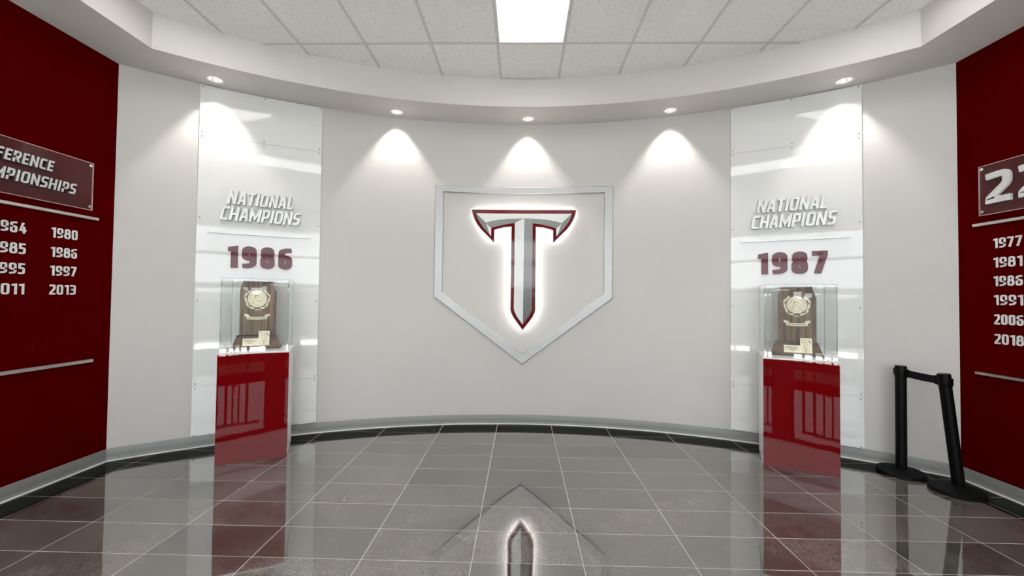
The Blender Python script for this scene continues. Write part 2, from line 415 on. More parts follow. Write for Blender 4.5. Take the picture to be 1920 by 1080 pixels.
# ------------------------------------------------------------------ soffit with its upright fascia, holes for the downlights
wallpts = outline(CY, RW+.0, HALF, FRONT, 60); facpts = outline(FCY, FR, FH, FRONT, 60)
g = Geo(); n = len(wallpts); v = []
for i in range(1, n+1):
    a, b = wallpts[i % n], facpts[i % n]
    v += [(a[0],a[1],SOF),(b[0],b[1],SOF),(b[0],b[1],CEI+.15),(a[0],a[1],CEI+.15)]
f = [(0,1,2,3), tuple(range(len(v)-1, len(v)-5, -1))]
for i in range(n-1):
    for j in range(4): p, q = i*4+j, i*4+(j+1)%4; f.append((p,q,q+4,p+4))
g.add(v, f)
soff = struct(smooth_angle(g.obj('trim_1', m_soffit), 30))
DL = [(-2.902,3.796),(-1.385,4.477),(.056,4.649),(1.574,4.432),(2.936,3.822)]
cg = Geo()
for x, y in DL: cg.lathe([(.059,SOF-.05),(.059,SOF+.13)], (x,y,0), 32, cap=True)
cut = cg.obj('cutter', m_soffit)
bo = soff.modifiers.new('cut', 'BOOLEAN'); bo.object = cut; bo.operation = 'DIFFERENCE'; bo.solver = 'EXACT'
dg = bpy.context.evaluated_depsgraph_get(); dg.update()
nm = bpy.data.meshes.new_from_object(soff.evaluated_get(dg)); soff.modifiers.clear(); soff.data = nm
bpy.data.objects.remove(cut, do_unlink=True)
bm = bmesh.new(); bm.from_mesh(nm)
for fc in bm.faces: fc.smooth = abs(fc.normal.z) < .5
bm.to_mesh(nm); bm.free(); smooth_angle(soff, 30)

DLN = ['leftmost, over the edge of the 1986 panel', 'between the 1986 panel and the emblem', 'middle, straight above the emblem', 'between the emblem and the 1987 panel', 'rightmost, over the edge of the 1987 panel']
for (x, y), nmz in zip(DL, DLN):
    t = thing('downlight', 'recessed soffit downlight, '+nmz, 'downlight', (x, y, SOF), 'downlights along the curved soffit')
    g = Geo(); g.lathe([(.056,.002),(.0575,-.002),(.066,-.005),(.072,-.003),(.073,0),(.056,.002)], (x,y,SOF), 40); smooth_angle(g.obj('trim_ring', m_trimring, t), 60)
    g = Geo(); g.lathe([(.0575,0),(.055,.012),(.047,.035),(.036,.058),(.028,.066)], (x,y,SOF), 40); g.obj('reflector', m_reflector, t, True)
    g = Geo(); g.lathe([(.0005,.064),(.02,.064),(.032,.067),(.032,.08),(.0005,.08)], (x,y,SOF), 24); g.obj('lamp_lens', m_bulb, t)
    ld = bpy.data.lights.new('downlight_beam', 'SPOT'); ld.energy = SPOT; ld.spot_size = math.radians(76); ld.spot_blend = .55
    ld.shadow_soft_size = .012; ld.color = (1,.965,.91)
    lo = bpy.data.objects.new('downlight_beam', ld); lo.location = (0, 0, .055); link(lo, t)

# ------------------------------------------------------------------ suspended ceiling
CX0, CY0, CT = -2.0688, 3.7315, .61
reg = outline(FCY, FR+.02, FH+.02, FRONT, 60)
g = Geo(); g.prism(outline(FCY, FR+.05, FH+.05, FRONT-.1, 60), CEI+.10, CEI+.14, lambda u,w,d: (u,w,d))
ceil = struct(g.obj('ceiling', m_grid))
lights = {(3,0), (-1,1), (7,1), (1,4), (5,4), (3,7), (-1,7), (7,7)}
for c in range(-2, 9):
    for r in range(-2, 12):
        x0 = CX0+CT*c; y1 = CY0-CT*r; y0 = y1-CT
        cell = [(x0+.004,y0+.004),(x0+CT-.004,y0+.004),(x0+CT-.004,y1-.004),(x0+.004,y1-.004)]
        q = clipc(cell, reg)
        if not q or area(q) < 1e-3: continue
        if (c, r) in lights: continue
        g = Geo(); dz = random.uniform(0,.0008); g.prism(q, CEI+.004+dz, CEI+.019, lambda u,w,d: (u,w,d)); g.obj('ceiling_tile', m_ctile, ceil)
HB = .0125
for c in range(-2, 10):
    x = CX0+CT*c
    if abs(x-CX) > FH: continue
    ye = FCY+math.sqrt(FR**2-(x-CX)**2)+.01
    g = Geo(); g.box(x-HB, x+HB, FRONT, ye, CEI-.0005, CEI+.003); g.box(x-.003, x+.003, FRONT, ye, CEI+.003, CEI+.04); g.obj('grid_bar', m_grid, ceil)
for r in range(-1, 12):
    y = CY0-CT*r
    if y > FCY+FR: continue
    h = FH if y < YF else math.sqrt(FR**2-(y-FCY)**2)
    x = CX-h
    xs = [CX-h]+[CX0+CT*c for c in range(-2,10) if abs(CX0+CT*c-CX) < h]+[CX+h]
    for a, b in zip(xs[:-1], xs[1:]):
        if b-a < .04: continue
        g = Geo(); g.box(a+(HB if a > CX-h+.001 else 0), b-(HB if b < CX+h-.001 else 0), y-HB, y+HB, CEI-.0002, CEI+.0028); g.obj('grid_bar', m_grid, ceil)
LN = {(3,0):'in front of the curved wall, nearest the middle downlight', (-1,1):'beside the left fascia', (7,1):'beside the right fascia', (1,4):'over the left half of the room', (5,4):'over the right half of the room',
      (3,7):'on the centre line behind the camera', (-1,7):'by the left wall behind the camera', (7,7):'by the right wall behind the camera'}
for (c, r) in sorted(lights):
    x0 = CX0+CT*c; y1 = CY0-CT*r; xm, ym = x0+CT/2, y1-CT/2
    t = thing('ceiling_light', 'square flush white ceiling light panel '+LN[(c,r)], 'ceiling light', (xm, ym, CEI), 'square ceiling lights')
    g = Geo(); a = CT/2-.004; b = CT/2-.020
    for q in ((-a,a,-a,-b),(-a,a,b,a),(-a,-b,-b,b),(b,a,-b,b)): g.box(xm+q[0], xm+q[1], ym+q[2], ym+q[3], CEI+.003, CEI+.05)
    g.box(xm-a, xm+a, ym-a, ym+a, CEI+.05, CEI+.055); g.obj('light_housing', m_troffer, t)
    g = Geo(); g.box(xm-b, xm+b, ym-b, ym+b, CEI+.008, CEI+.013); g.obj('diffuser', m_lens, t)

# ------------------------------------------------------------------ lettering
def rnd(pts, r, seg=5):
    """pts: (x, y, round?) -> polyline with the marked corners rounded by r"""
    out = []; n = len(pts); closed = pts[0][:2] == pts[-1][:2]
    P_ = pts[:-1] if closed else pts; n = len(P_)
    for i, p in enumerate(P_):
        rr = r*(p[2] if len(p) > 2 else 0)
        if rr == 0 or (not closed and i in (0, n-1)): out.append((p[0],p[1])); continue
        a = Vector(P_[i-1][:2]); b = Vector(p[:2]); c = Vector(P_[(i+1)%n][:2])
        d1 = (a-b); d2 = (c-b); l = min(rr, d1.length*.5, d2.length*.5); s = b+d1.normalized()*l; e = b+d2.normalized()*l
        for k in range(seg+1):
            t = k/seg; q = s*(1-t)**2+b*2*t*(1-t)+e*t*t; out.append((q.x,q.y))
    if closed: out.append(out[0])
    return out
def ribbon(line):
    """unit-width ribbon polygons (quads) along a polyline, square ends"""
    closed = line[0] == line[-1]; pts = [Vector(p) for p in (line[:-1] if closed else line)]; n = len(pts); L_, R_ = [], []
    if not closed:
        d0 = (pts[1]-pts[0]).normalized(); d1 = (pts[-1]-pts[-2]).normalized(); pts[0] = pts[0]-d0*.5; pts[-1] = pts[-1]+d1*.5
    for i in range(n):
        a = pts[i-1] if (i or closed) else None; c = pts[(i+1)%n] if (i < n-1 or closed) else None; b = pts[i]
        d1 = (b-a).normalized() if a is not None else (c-b).normalized(); d2 = (c-b).normalized() if c is not None else d1
        n1 = Vector((-d1.y,d1.x)); n2 = Vector((-d2.y,d2.x)); m = (n1+n2)
        m = m.normalized() if m.length > 1e-6 else n1; k = .5/max(.42, m.dot(n1))
        L_.append(b+m*k); R_.append(b-m*k)
    return L_, R_, closed
O_ = [(0,0,1),(1,0,1),(1,1,1),(0,1,1),(0,0,1)]
GL = {  # width, strokes in a unit box of centre lines
 '0': (.60,[O_]), 'O': (.66,[O_]), '1': (.42,[[(.1,.93),(.1,.95),(1,1),(1,0)]]),
 '2': (.56,[[(.05,.97),(.5,1,1),(1,1,1),(1,.6,.7),(.02,.08,.3),(.02,0),(1,0)]]),
 '3': (.56,[[(.02,1),(1,1,1),(1,.53,.6),(.3,.53)],[(.3,.53),(1,.53,.6),(1,0,1),(.02,0)]]),
 '4': (.62,[[(.55,1),(.0,.24),(1.0,.24)],[(.76,.55),(.76,0)]]),
 '5': (.56,[[(.95,1),(.05,1),(.05,.56),(1,.56,1),(1,0,1),(.0,0)]]),
 '6': (.60,[[(.92,1),(.45,.98,.6),(0,.9,1),(0,0,1),(1,0,1),(1,.57,1),(.0,.57)]]),
 '7': (.56,[[(0,1),(1,1),(.98,.9),(.30,0)]]),
 '8': (.61,[[(0,0,1),(1,0,1),(1,.54,1),(0,.54,1),(0,0,1)],[(.07,.54,1),(.93,.54,1),(.93,1,1),(.07,1,1),(.07,.54,1)]]),
 '9': (.60,[[(.08,0),(.55,.02,.6),(1,.10,1),(1,1,1),(0,1,1),(0,.43,1),(1,.43)]]),
 'A': (.68,[[(0,0),(.36,.97),(.64,.97),(1,0)],[(.22,.28),(.78,.28)]]),
 'C': (.58,[[(1,1),(0,1,1),(0,0,1),(1,0)]]), 'E': (.52,[[(1,1),(0,1),(0,0),(1,0)],[(0,.5),(.85,.5)]]),
 'F': (.52,[[(1,1),(0,1),(0,0)],[(0,.48),(.85,.48)]]), 'H': (.66,[[(0,0),(0,1)],[(1,0),(1,1)],[(0,.5),(1,.5)]]),
 'I': (.26,[[(.5,0),(.5,1)]]), 'L': (.50,[[(0,1),(0,0),(1,0)]]),
 'M': (.84,[[(0,0),(0,1)],[(1,0),(1,1)],[(.0,.95),(.5,.22),(1,.95)]]),
 'N': (.68,[[(0,0),(0,1)],[(1,0),(1,1)],[(.02,.98),(.98,.02)]]),
 'P': (.60,[[(0,0),(0,1),(1,1,1),(1,.40,1),(0,.40)]]), 'R': (.62,[[(0,0),(0,1),(1,1,1),(1,.44,1),(0,.44)],[(.5,.44),(1,0)]]),
 'S': (.58,[[(1,1),(0,1,1),(0,.5,1),(1,.5,1),(1,0,1),(0,0)]]), 'T': (.58,[[(0,1),(1,1)],[(.5,1),(.5,0)]]),
}
def glyph(ch, w, h, tx, ty, skew, x0, z0, d0, d1, fn, mat, parent, name, rad=.9):
    g = Geo(); k = 0
    for st in GL[ch][1]:
        # stroke box -> scaled space where the stroke is one unit wide
        W_, H_ = (w-tx)/tx, (h-ty)/ty
        if ch == 'I': W_ = 0
        pts = [((p[0] if ch != 'I' else 0)*W_+.5, p[1]*H_+.5, p[2]*rad if len(p) > 2 else 0) for p in st]
        L_, R_, closed = ribbon(rnd(pts, 1.0))
        d_top = d1 - k*.00006; k += 1
        m = len(L_); v = []
        for a, b in zip(L_, R_):
            for p in (a, b):
                x, z = p.x*tx, min(max(p.y*ty, 0), h)
                x = min(max(x, 0), w) if ch not in 'IL' else x
                xx = x0+x+skew*z
                v.append(fn(xx, z0+z, d0)); v.append(fn(xx, z0+z, d_top))
        f = []
        for i in range(m if closed else m-1):
            a, b = i*4, ((i+1)%m)*4
            f += [(a+1,b+1,b+3,a+3),(a,a+2,b+2,b),(a,b,b+1,a+1),(a+2,a+3,b+3,b+2)]
        if not closed: f += [(0,1,3,2), (4*m-4,4*m-2,4*m-1,4*m-3)]
        g.v, g.f, g.m, k0 = g.v, g.f, g.m, len(g.v); g.v += v; g.f += [tuple(i+k0 for i in q) for q in f]
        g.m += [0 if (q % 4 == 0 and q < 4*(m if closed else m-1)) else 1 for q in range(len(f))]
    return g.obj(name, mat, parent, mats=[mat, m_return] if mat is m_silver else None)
def text(s, x0, x1, z0, h, t, fn, mat, parent, name, skew=0, gap=.10, d0=.0, d1=.01, ty=None, rad=.9):
    ty = ty or t*.92
    total = sum(GL[c][0] for c in s)+gap*(len(s)-1); k = (x1-x0)/total; x = x0
    for c in s:
        w = GL[c][0]*k
        glyph(c, w if c != 'I' else t, h, t, ty, skew, x if c != 'I' else x+(w-t)/2, z0, d0, d1, fn, mat, parent, name, rad)
        x += w+gap*k

# ------------------------------------------------------------------ the two display panels on the curved wall
def bolt(g, u, z, d, fn, r=.006, h=.003, mi=0):
    n = 8; poly = [(u+r*math.cos(2*PI*i/n), z+r*math.sin(2*PI*i/n)) for i in range(n)]; g.prism(poly, d, d+h, fn, mi)
def display(u0, u1, year, zt, lab, nu, cu, bu, yu):
    um = (u0+u1)/2
    t = thing('champions_display', lab, 'wall display', onarc(um, .11, 0))
    um2 = u0+(u1-u0)*.5
    for za, zb, rows in ((.110,.577,((.118,),(.557,))), (.579,2.986,((.600,),(1.39,),(2.184,),(2.965,))), (2.988,zt,((3.011,),(zt-.016,)))):
        g = Geo(); strip(g, u0, u1, za, zb, .004, .0115, onarc, 14); sh = smooth_angle(g.obj('acrylic_sheet', m_panel, t), 30)
        for (z,) in rows:
            us = [u0+.022, u1-.022]+([um2] if z > 2.9 else [])
            for u in us:
                b = Geo(); bolt(b, u, z, .0113, onarc); b.obj('screw', m_screw, sh)
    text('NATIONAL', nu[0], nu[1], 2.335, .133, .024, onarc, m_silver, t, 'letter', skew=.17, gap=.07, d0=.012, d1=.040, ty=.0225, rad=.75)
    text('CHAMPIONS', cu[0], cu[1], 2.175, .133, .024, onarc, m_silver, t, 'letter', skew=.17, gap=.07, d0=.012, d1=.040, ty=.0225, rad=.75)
    g = Geo(); strip(g, bu[0], bu[1], 2.045, 2.068, .012, .03, onarc, 12); g.obj('divider_bar', m_silver, t)
    text(year, yu[0], yu[1], 1.712, .22, .060, onarc, m_digit, t, 'digit', gap=.15, d0=.012, d1=.026, ty=.047, rad=.8)
display(-3.318, -2.248, '1986', 3.462, 'tall glossy white wall panel reading NATIONAL CHAMPIONS 1986, left of the emblem', (-3.085,-2.512), (-3.140,-2.450), (-3.233,-2.341), (-3.068,-2.506))
display(2.204, 3.285, '1987', 3.466, 'tall glossy white wall panel reading NATIONAL CHAMPIONS 1987, right of the emblem', (2.436,3.018), (2.384,3.080), (2.295,3.195), (2.448,3.026))

# ------------------------------------------------------------------ home plate frame of aluminium rails
uc = -.021; k_ = .994
oo = [(-1.020,2.728),(0,2.728),(1.020,2.728),(1.020,1.452),(0,.682),(-1.020,1.452)]
ii = [(-.925,2.652),(0,2.652),(.925,2.652),(.925,1.503),(0,.803),(-.925,1.503)]
fr = thing('plate_frame', 'brushed aluminium home plate shaped frame on the curved wall around the emblem', 'wall frame', onarc(uc, .682, 0))
for i in range(6):
    j = (i+1) % 6; n = 8; v = []; f = []
    for q in range(n+1):
        t_ = q/n
        O = (oo[i][0]+(oo[j][0]-oo[i][0])*t_, oo[i][1]+(oo[j][1]-oo[i][1])*t_); I = (ii[i][0]+(ii[j][0]-ii[i][0])*t_, ii[i][1]+(ii[j][1]-ii[i][1])*t_)
        e = .0006*(1 if q in (0,n) else 0)
        mid = ((O[0]*.93+I[0]*.07),(O[1]*.93+I[1]*.07)); mi2 = ((O[0]*.07+I[0]*.93),(O[1]*.07+I[1]*.93))
        v += [onarc(uc+O[0],O[1],.004), onarc(uc+O[0],O[1],.022), onarc(uc+mid[0],mid[1],.028-e), onarc(uc+mi2[0],mi2[1],.028-e), onarc(uc+I[0],I[1],.022), onarc(uc+I[0],I[1],.004)]
    f = [tuple(range(6)), tuple(range(6*n+5, 6*n-1, -1))]
    for q in range(n):
        for w in range(6): a, b = q*6+w, q*6+(w+1)%6; f.append((a,b,b+6,a+6))
    mesh('frame_rail', v, f, m_alu, fr)

# ------------------------------------------------------------------ backlit emblem (plane Y = EY facing the room)
EY = 4.735; EX = .020
def px(x, y):       # emblem drawing units (half-millimetre sheet units) -> local metres, x from the axis, z height
    return ((x-925)/7.68*.006092, 2.4520-(y-222)/7.68*.006092)
def half(pts): return [px(*p) for p in pts]
out_l = half([(925,226),(175,222),(190,292),(222,370),(262,440),(310,503),(370,562),(440,632),(499,694),(500,600),(500,512),(560,492),(640,474),(752,462),(752,1200),(749,1652),(755,1690),(790,1765),(845,1840),(925,1945)])
inn_l = half([(925,278),(236,275),(262,352),(300,420),(350,490),(410,555),(456,604),(458,540),(458,487),(560,456),(680,430),(797,414),(797,1200),(795,1645),(800,1672),(835,1745),(880,1810),(925,1872)])
def full(l): return l+[(-x,z) for x,z in reversed(l[1:-1])]
def offset(poly, d):
    out = []; n = len(poly); A = sum(poly[i][0]*poly[(i+1)%n][1]-poly[(i+1)%n][0]*poly[i][1] for i in range(n)); s = 1 if A > 0 else -1
    for i in range(n):
        a, b, c = Vector(poly[i-1]), Vector(poly[i]), Vector(poly[(i+1)%n]); d1 = (b-a).normalized(); d2 = (c-b).normalized()
        n1 = Vector((d1.y,-d1.x))*s; n2 = Vector((d2.y,-d2.x))*s; m = (n1+n2).normalized(); out.append(tuple(b+m*d/max(.5, m.dot(n1))))
    return out
emf = lambda u,w,d: (EX+u, EY-d, w)
em = thing('emblem_sign', 'backlit red and silver sword shaped T emblem glowing inside the plate frame', 'sign', (EX, EY, 1.02))
OUT = full(out_l); INN = full(inn_l)
g = Geo(); g.prism(offset(OUT, .0125), -.018, .012, emf); g.obj('sign_body', m_rim, em)
g = Geo(); g.prism(offset(OUT, -.012), -.034, -.0185, emf); g.obj('led_backing', m_led, em)
g = Geo(); g.prism(OUT, .0121, .0145, emf); g.obj('red_border', m_ered, em)
def facet(name, pts, mat, lift=.0175, mir=False):
    p = half(pts)
    if mir: p = [(-x,z) for x,z in reversed(p)]
    g = Geo(); g.prism(p, .0147, lift, emf); return g.obj(name, mat, em)
facet('top_facet', [(925,278),(236,275),(380,410),(470,385),(580,366),(720,352),(925,345)], m_ftop); facet('top_facet', [(925,278),(236,275),(380,410),(470,385),(580,366),(720,352),(925,345)], m_ftop, mir=True)
blade = [(238,280),(262,352),(300,420),(350,490),(410,555),(440,588),(415,520),(398,460),(380,411)]
facet('blade_facet', blade, m_fdark, .0174); facet('blade_facet', blade, m_fdark, .0174, True)
tipf = [(381,412),(420,458),(458,487),(458,540),(456,604),(440,588),(415,520),(398,460)]
facet('tip_facet', tipf, m_ftop, .0178); facet('tip_facet', tipf, m_ftop, .0178, True)
arch = [(382,411),(470,386),(580,367),(720,353),(920,346),(797,412),(680,430),(560,456),(458,486),(420,457)]
facet('arch_facet', arch, m_farch, .0176)
facet('arch_facet', [(382,411),(470,386),(580,367),(720,353),(797,350),(797,414),(680,430),(560,456),(458,486),(420,457)], m_farch, .0176, True)
facet('stem_facet', [(797,413),(920,347),(925,345),(925,1872),(880,1810),(835,1745),(800,1672),(795,1645),(797,1200)], m_fwhite, .018)
facet('stem_facet', [(797,350),(925,345),(925,1872),(880,1810),(835,1745),(800,1672),(795,1645),(797,1200)], m_fgrey, .018, True)
facet('ridge_line', [(919,347),(931,347),(927,1868),(923,1868)], m_fline, .0186)
g = Geo()
for u, z in ((0,2.39),(-.42,2.33),(.42,2.33),(0,1.9),(0,1.3)): g.tube((EX+u, EY+.033, z), (EX+u, CY+math.sqrt(RW**2-(EX+u-CX)**2)+.002, z), .008)
g.obj('standoff', m_white, em)

# ------------------------------------------------------------------ lettering and bars on the red side walls
def bar(label, fn, u0, u1, z0, z1):
    t = thing('wall_bar', label, 'bar', fn((u0+u1)/2, z0, 0)); g = Geo(); strip(g, u0, u1, z0, z1, 0, .022, fn, 1); g.obj('metal_bar', m_bar, t)
bar('long silver metal bar on the left red wall under the clear conference sign', onleft, 1.35, 3.389, 2.056, 2.077)
bar('long silver metal bar low on the left red wall below the years', onleft, 1.35, 3.381, .878, .902)
bar('long silver metal bar on the right red wall under the clear sign reading 22', onright, -3.407, -1.4, 2.058, 2.079)
bar('long silver metal bar low on the right red wall below the years', onright, -3.403, -1.4, .884, .902)
def plaque(label, fn, u0, u1, z0, z1, lines):
    t = thing('clear_sign', label, 'sign', fn((u0+u1)/2, z0, 0))
    g = Geo(); strip(g, u0, u1, z0, z1, .030, .038, fn, 1); p = g.obj('clear_plate', m_plaque, t)
    e = Geo(); w = .004
    strip(e, u0, u0+w, z0, z1, .0295, .0385, fn, 1); strip(e, u1-w, u1, z0, z1, .0295, .0385, fn, 1); strip(e, u0, u1, z0, z0+w, .0295, .0385, fn, 1); strip(e, u0, u1, z1-w, z1, .0295, .0385, fn, 1)
    e.obj('plate_edge', m_plaqedge, t)
    for u in (u0+.028, u1-.028):
        for z in (z0+.028, z1-.028):
            b = Geo(); bolt(b, u, z, 0, fn, .009, .030); bolt(b, u, z, .038, fn, .0125, .006); bolt(b, u, z, .044, fn, .008, .003); b.obj('standoff', m_chrome, t)
    for s, a, b_, z, h, tt, sk, gp in lines:
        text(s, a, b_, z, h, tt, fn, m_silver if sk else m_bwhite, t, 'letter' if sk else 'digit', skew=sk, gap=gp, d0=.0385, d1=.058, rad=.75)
plaque('clear acrylic sign reading CONFERENCE CHAMPIONSHIPS on the left red wall', onleft, 2.15, 3.318, 2.125, 2.515,
       [('CONFERENCE', 2.498, 3.003, 2.352, .080, .0155, .17, .12), ('CHAMPIONSHIPS', 2.478, 3.164, 2.221, .082, .0155, .17, .12)])
plaque('clear acrylic sign with a large white 22 on the right red wall', onright, -3.342, -2.2, 2.132, 2.522, [('22', -3.280, -2.900, 2.212, .238, .050, 0, .16)])
def year(s, fn, u0, u1, z, label, group):
    t = thing('year_lettering', label, 'lettering', fn((u0+u1)/2, z, 0), group)
    text(s, u0, u1, z, .077, .0140, fn, m_bwhite, t, 'digit', gap=.14, d0=.0, d1=.004, ty=.0125, rad=.8)
ORD = ['topmost', 'second from the top', 'second from the bottom', 'bottommost']
ORR = ['topmost', 'second from the top', 'third from the top', 'third from the bottom', 'second from the bottom', 'bottommost']
ZR = [1.870, 1.722, 1.579, 1.434, 1.286, 1.137]
for k, s in enumerate(('1980','1986','1997','2013')): year(s, onleft, 3.058, 3.243, ZR[k], 'white year %s, %s of the full column on the left red wall' % (s, ORD[k]), 'white years on the left red wall')
for k, s in enumerate(('1964','1985','1995','2011')): year(s, onleft, 2.712, 2.899, ZR[k], 'white year %s, %s of the column cut by the left picture edge' % (s, ORD[k]), 'white years on the left red wall')
for k, s in enumerate(('1977','1981','1986','1991','2006','2018')): year(s, onright, -3.279, -3.094, ZR[k], 'white year %s, %s of the column on the right red wall' % (s, ORR[k]), 'white years on the right red wall')

# ------------------------------------------------------------------ pedestals, cases, trophies
def frame(A, ang):
    c, s = math.cos(ang), math.sin(ang)
    return lambda t, n, z: (A[0]+t*c-n*s, A[1]+t*s+n*c, z)      # t along the front, n towards the wall
def pedestal(A, ang, wd, year, side):
    sd = 'left' if side == 0 else 'right'
    F = frame(A, ang); D = .47
    t = thing('pedestal', '%s-hand white pedestal with a glossy red front, under the %s trophy case' % (sd, year), 'pedestal', F(wd/2, D/2, 0))
    g = Geo(); g.box(.004, wd-.004, .008, D, 0, .936, F); g.obj('pedestal_body', m_white, t)
    g = Geo(); g.box(0, wd, -.002, .0078, .001, .934, F); g.obj('front_panel', m_redgloss, t)
    g = Geo(); g.box(-.004, wd+.006, -.004, D+.004, .9365, .950, F); g.obj('pedestal_top', m_white, t)
    # acrylic case
    c = thing('display_case', 'clear acrylic box covering the %s trophy on the %s-hand pedestal' % (year, sd), 'case', F(wd/2, D/2, .95))
    a, b, n0, n1, z0, z1, w = .012, wd-.012, .012, D-.012, .9505, 1.592, .005
    g = Geo()
    g.box(a, b, n0, n0+w, z0, z1, F); g.box(a, b, n1-w, n1, z0, z1, F); g.box(a, a+w, n0+w, n1-w, z0, z1, F); g.box(b-w, b, n0+w, n1-w, z0, z1, F); g.box(a+w, b-w, n0+w, n1-w, z1-w, z1, F)
    g.obj('case_wall', m_case, c)
    e = Geo(); q = .0016
    for tt in (a, b-w):
        for nn in (n0, n1-w): e.box(tt-q, tt+w+q if tt != a else tt+w, nn-q, nn+w, z0, z1+q, F)
    e.box(a, b, n0-q, n0+w, z1-w, z1+q, F); e.box(a, b, n1-w, n1+q, z1-w, z1+q, F); e.box(a-q, a+w, n0, n1, z1-w, z1+q, F); e.box(b-w, b+q, n0, n1, z1-w, z1+q, F)
    e.obj('case_edge', m_edge, c)
    for tt in (.095, wd-.075):
        s_ = Geo(); s_.tube(F(tt, .0045, .9505), F(tt, .0045, .9545), .005, 8); s_.obj('screw', m_screw, c)
    return F
def trophy(F, tc, year, sd):
    n_ = .25           # depth of the front face inside the case
    t = thing('trophy', 'walnut plaque trophy with bronze medallion, in the %s-hand case under %s' % (sd, year), 'trophy', F(tc, n_+.05, .95))
    fn = lambda u,w,d: F(tc+u, n_-d, .9505+w)
    g = Geo()          # board with stepped shoulders
    hw = .139
    poly = [(-hw,.125),(hw,.125),(hw,.555),(hw-.006,.555),(hw-.006,.575),(hw-.014,.575),(hw-.014,.595),(hw-.020,.595),(hw-.020,.628),(-hw+.020,.628),(-hw+.020,.595),(-hw+.014,.595),(-hw+.014,.575),(-hw+.006,.575),(-hw+.006,.555),(-hw,.555)]
    g.prism(poly, -.055, 0, fn); g.obj('trophy_board', m_wood, t)
    g = Geo(); g.prism([(hw+.0005,.125),(hw+.010,.125),(hw+.010,.535),(hw+.0005,.535)], -.052, -.008, fn); g.obj('side_moulding', m_wooddark, t)
    # base: foot slab, sloped skirt, upper step
    g = Geo()
    g.prism([(-.196,0),(.196,0),(.196,.016),(-.196,.016)], -.10, .05, fn); g.obj('trophy_foot', m_wooddark, t)
    g = Geo(); v = [fn(x,.0165,d) for x,d in ((-.188,.044),(.188,.044),(.188,-.095),(-.188,-.095))]+[fn(x,.098,d) for x,d in ((-.166,.022),(.166,.022),(.166,-.08),(-.166,-.08))]
    g.add(v, [(0,1,2,3),(7,6,5,4),(0,4,5,1),(1,5,6,2),(2,6,7,3),(3,7,4,0)]); g.obj('base_skirt', m_wood, t)
    g = Geo(); g.prism([(-.158,.0985),(.158,.0985),(.158,.124),(-.158,.124)], -.07, .016, fn); g.obj('base_step', m_wooddark, t)
    # medallion
    zc = .462; R_ = .077
    def disc(r0, r1, d0, d1, n=40, zz=0): 
        return [(r1*math.cos(2*PI*i/n), zc+zz+r1*math.sin(2*PI*i/n)) for i in range(n)]
    g = Geo(); g.prism(disc(0, R_, 0, 0), .001, .008, fn)
    med = g.obj('medallion', m_gold, t)
    def ringg(r0, r1, d0, d1, mat, name, n=40):
        g = Geo(); v = []; f = []
        for i in range(n):
            a = 2*PI*i/n
            for r, d in ((r0,d0),(r0,d1),(r1,d1),(r1,d0)): v.append(fn(r*math.cos(a), zc+r*math.sin(a), d))
        for i in range(n):
            for j in range(4): a, b = i*4+j, i*4+(j+1)%4; c, e = ((i+1)%n)*4+j, ((i+1)%n)*4+(j+1)%4; f.append((a,b,e,c))
        g.add(v, f); g.obj(name, mat, med)
    ringg(R_-.004, R_+.001, .006, .0105, m_gold, 'medallion_rim'); ringg(.0530, .0545, .008, .0092, m_golddark, 'medallion_ring')
    # relief figure on the medallion: rounded body shapes
    g = Geo()
    def blob(pts, d=.0108): g.prism([(x, zc+z) for x,z in pts], .008, d, fn)
    el = lambda cx_,cz,a,b,n=16,rot=0: [(cx_+a*math.cos(2*PI*i/n)*math.cos(rot)-b*math.sin(2*PI*i/n)*math.sin(rot), cz+a*math.cos(2*PI*i/n)*math.sin(rot)+b*math.sin(2*PI*i/n)*math.cos(rot)) for i in range(n)]
    blob(el(.012,-.004,.027,.019,16,-.2)); g.obj('relief_figure', m_golddark, med)
    g = Geo(); g.prism([(x,zc+z) for x,z in el(.012,-.004,.023,.0155,16,-.2)], .0109, .0135, fn); g.obj('relief_figure', m_gold, med)
    g = Geo(); g.prism([(x,zc+z) for x,z in [(-.028,.026),(-.016,.034),(.012,.030),(.018,.024),(0,.026),(-.012,.024),(-.016,.012),(-.022,.010)]], .008, .0112, fn)
    g.prism([(x,zc+z) for x,z in [(-.034,-.034),(-.028,-.036),(-.020,.006),(-.024,.008)]], .008, .0100, fn)
    g.prism([(x,zc+z) for x,z in [(.004,-.022),(.012,-.026),(.030,-.032),(.026,-.020)]], .008, .0105, fn); g.obj('relief_figure', m_golddark, med)
    for i in range(28):  # raised lettering ticks round the rim
        a = 2*PI*i/28
        if .30 < (i/28) % 1 < .38: continue
        c, s_ = math.cos(a), math.sin(a); g2 = Geo() if i == 0 else g2
        g2.prism([(.060*c-.002*s_, zc+.060*s_+.002*c),(.060*c+.002*s_, zc+.060*s_-.002*c),(.068*c+.002*s_, zc+.068*s_-.002*c),(.068*c-.002*s_, zc+.068*s_+.002*c)], .008, .0088, fn)
    rt = g2.obj('rim_ornament', m_golddark, med); rt['kind'] = 'stuff'
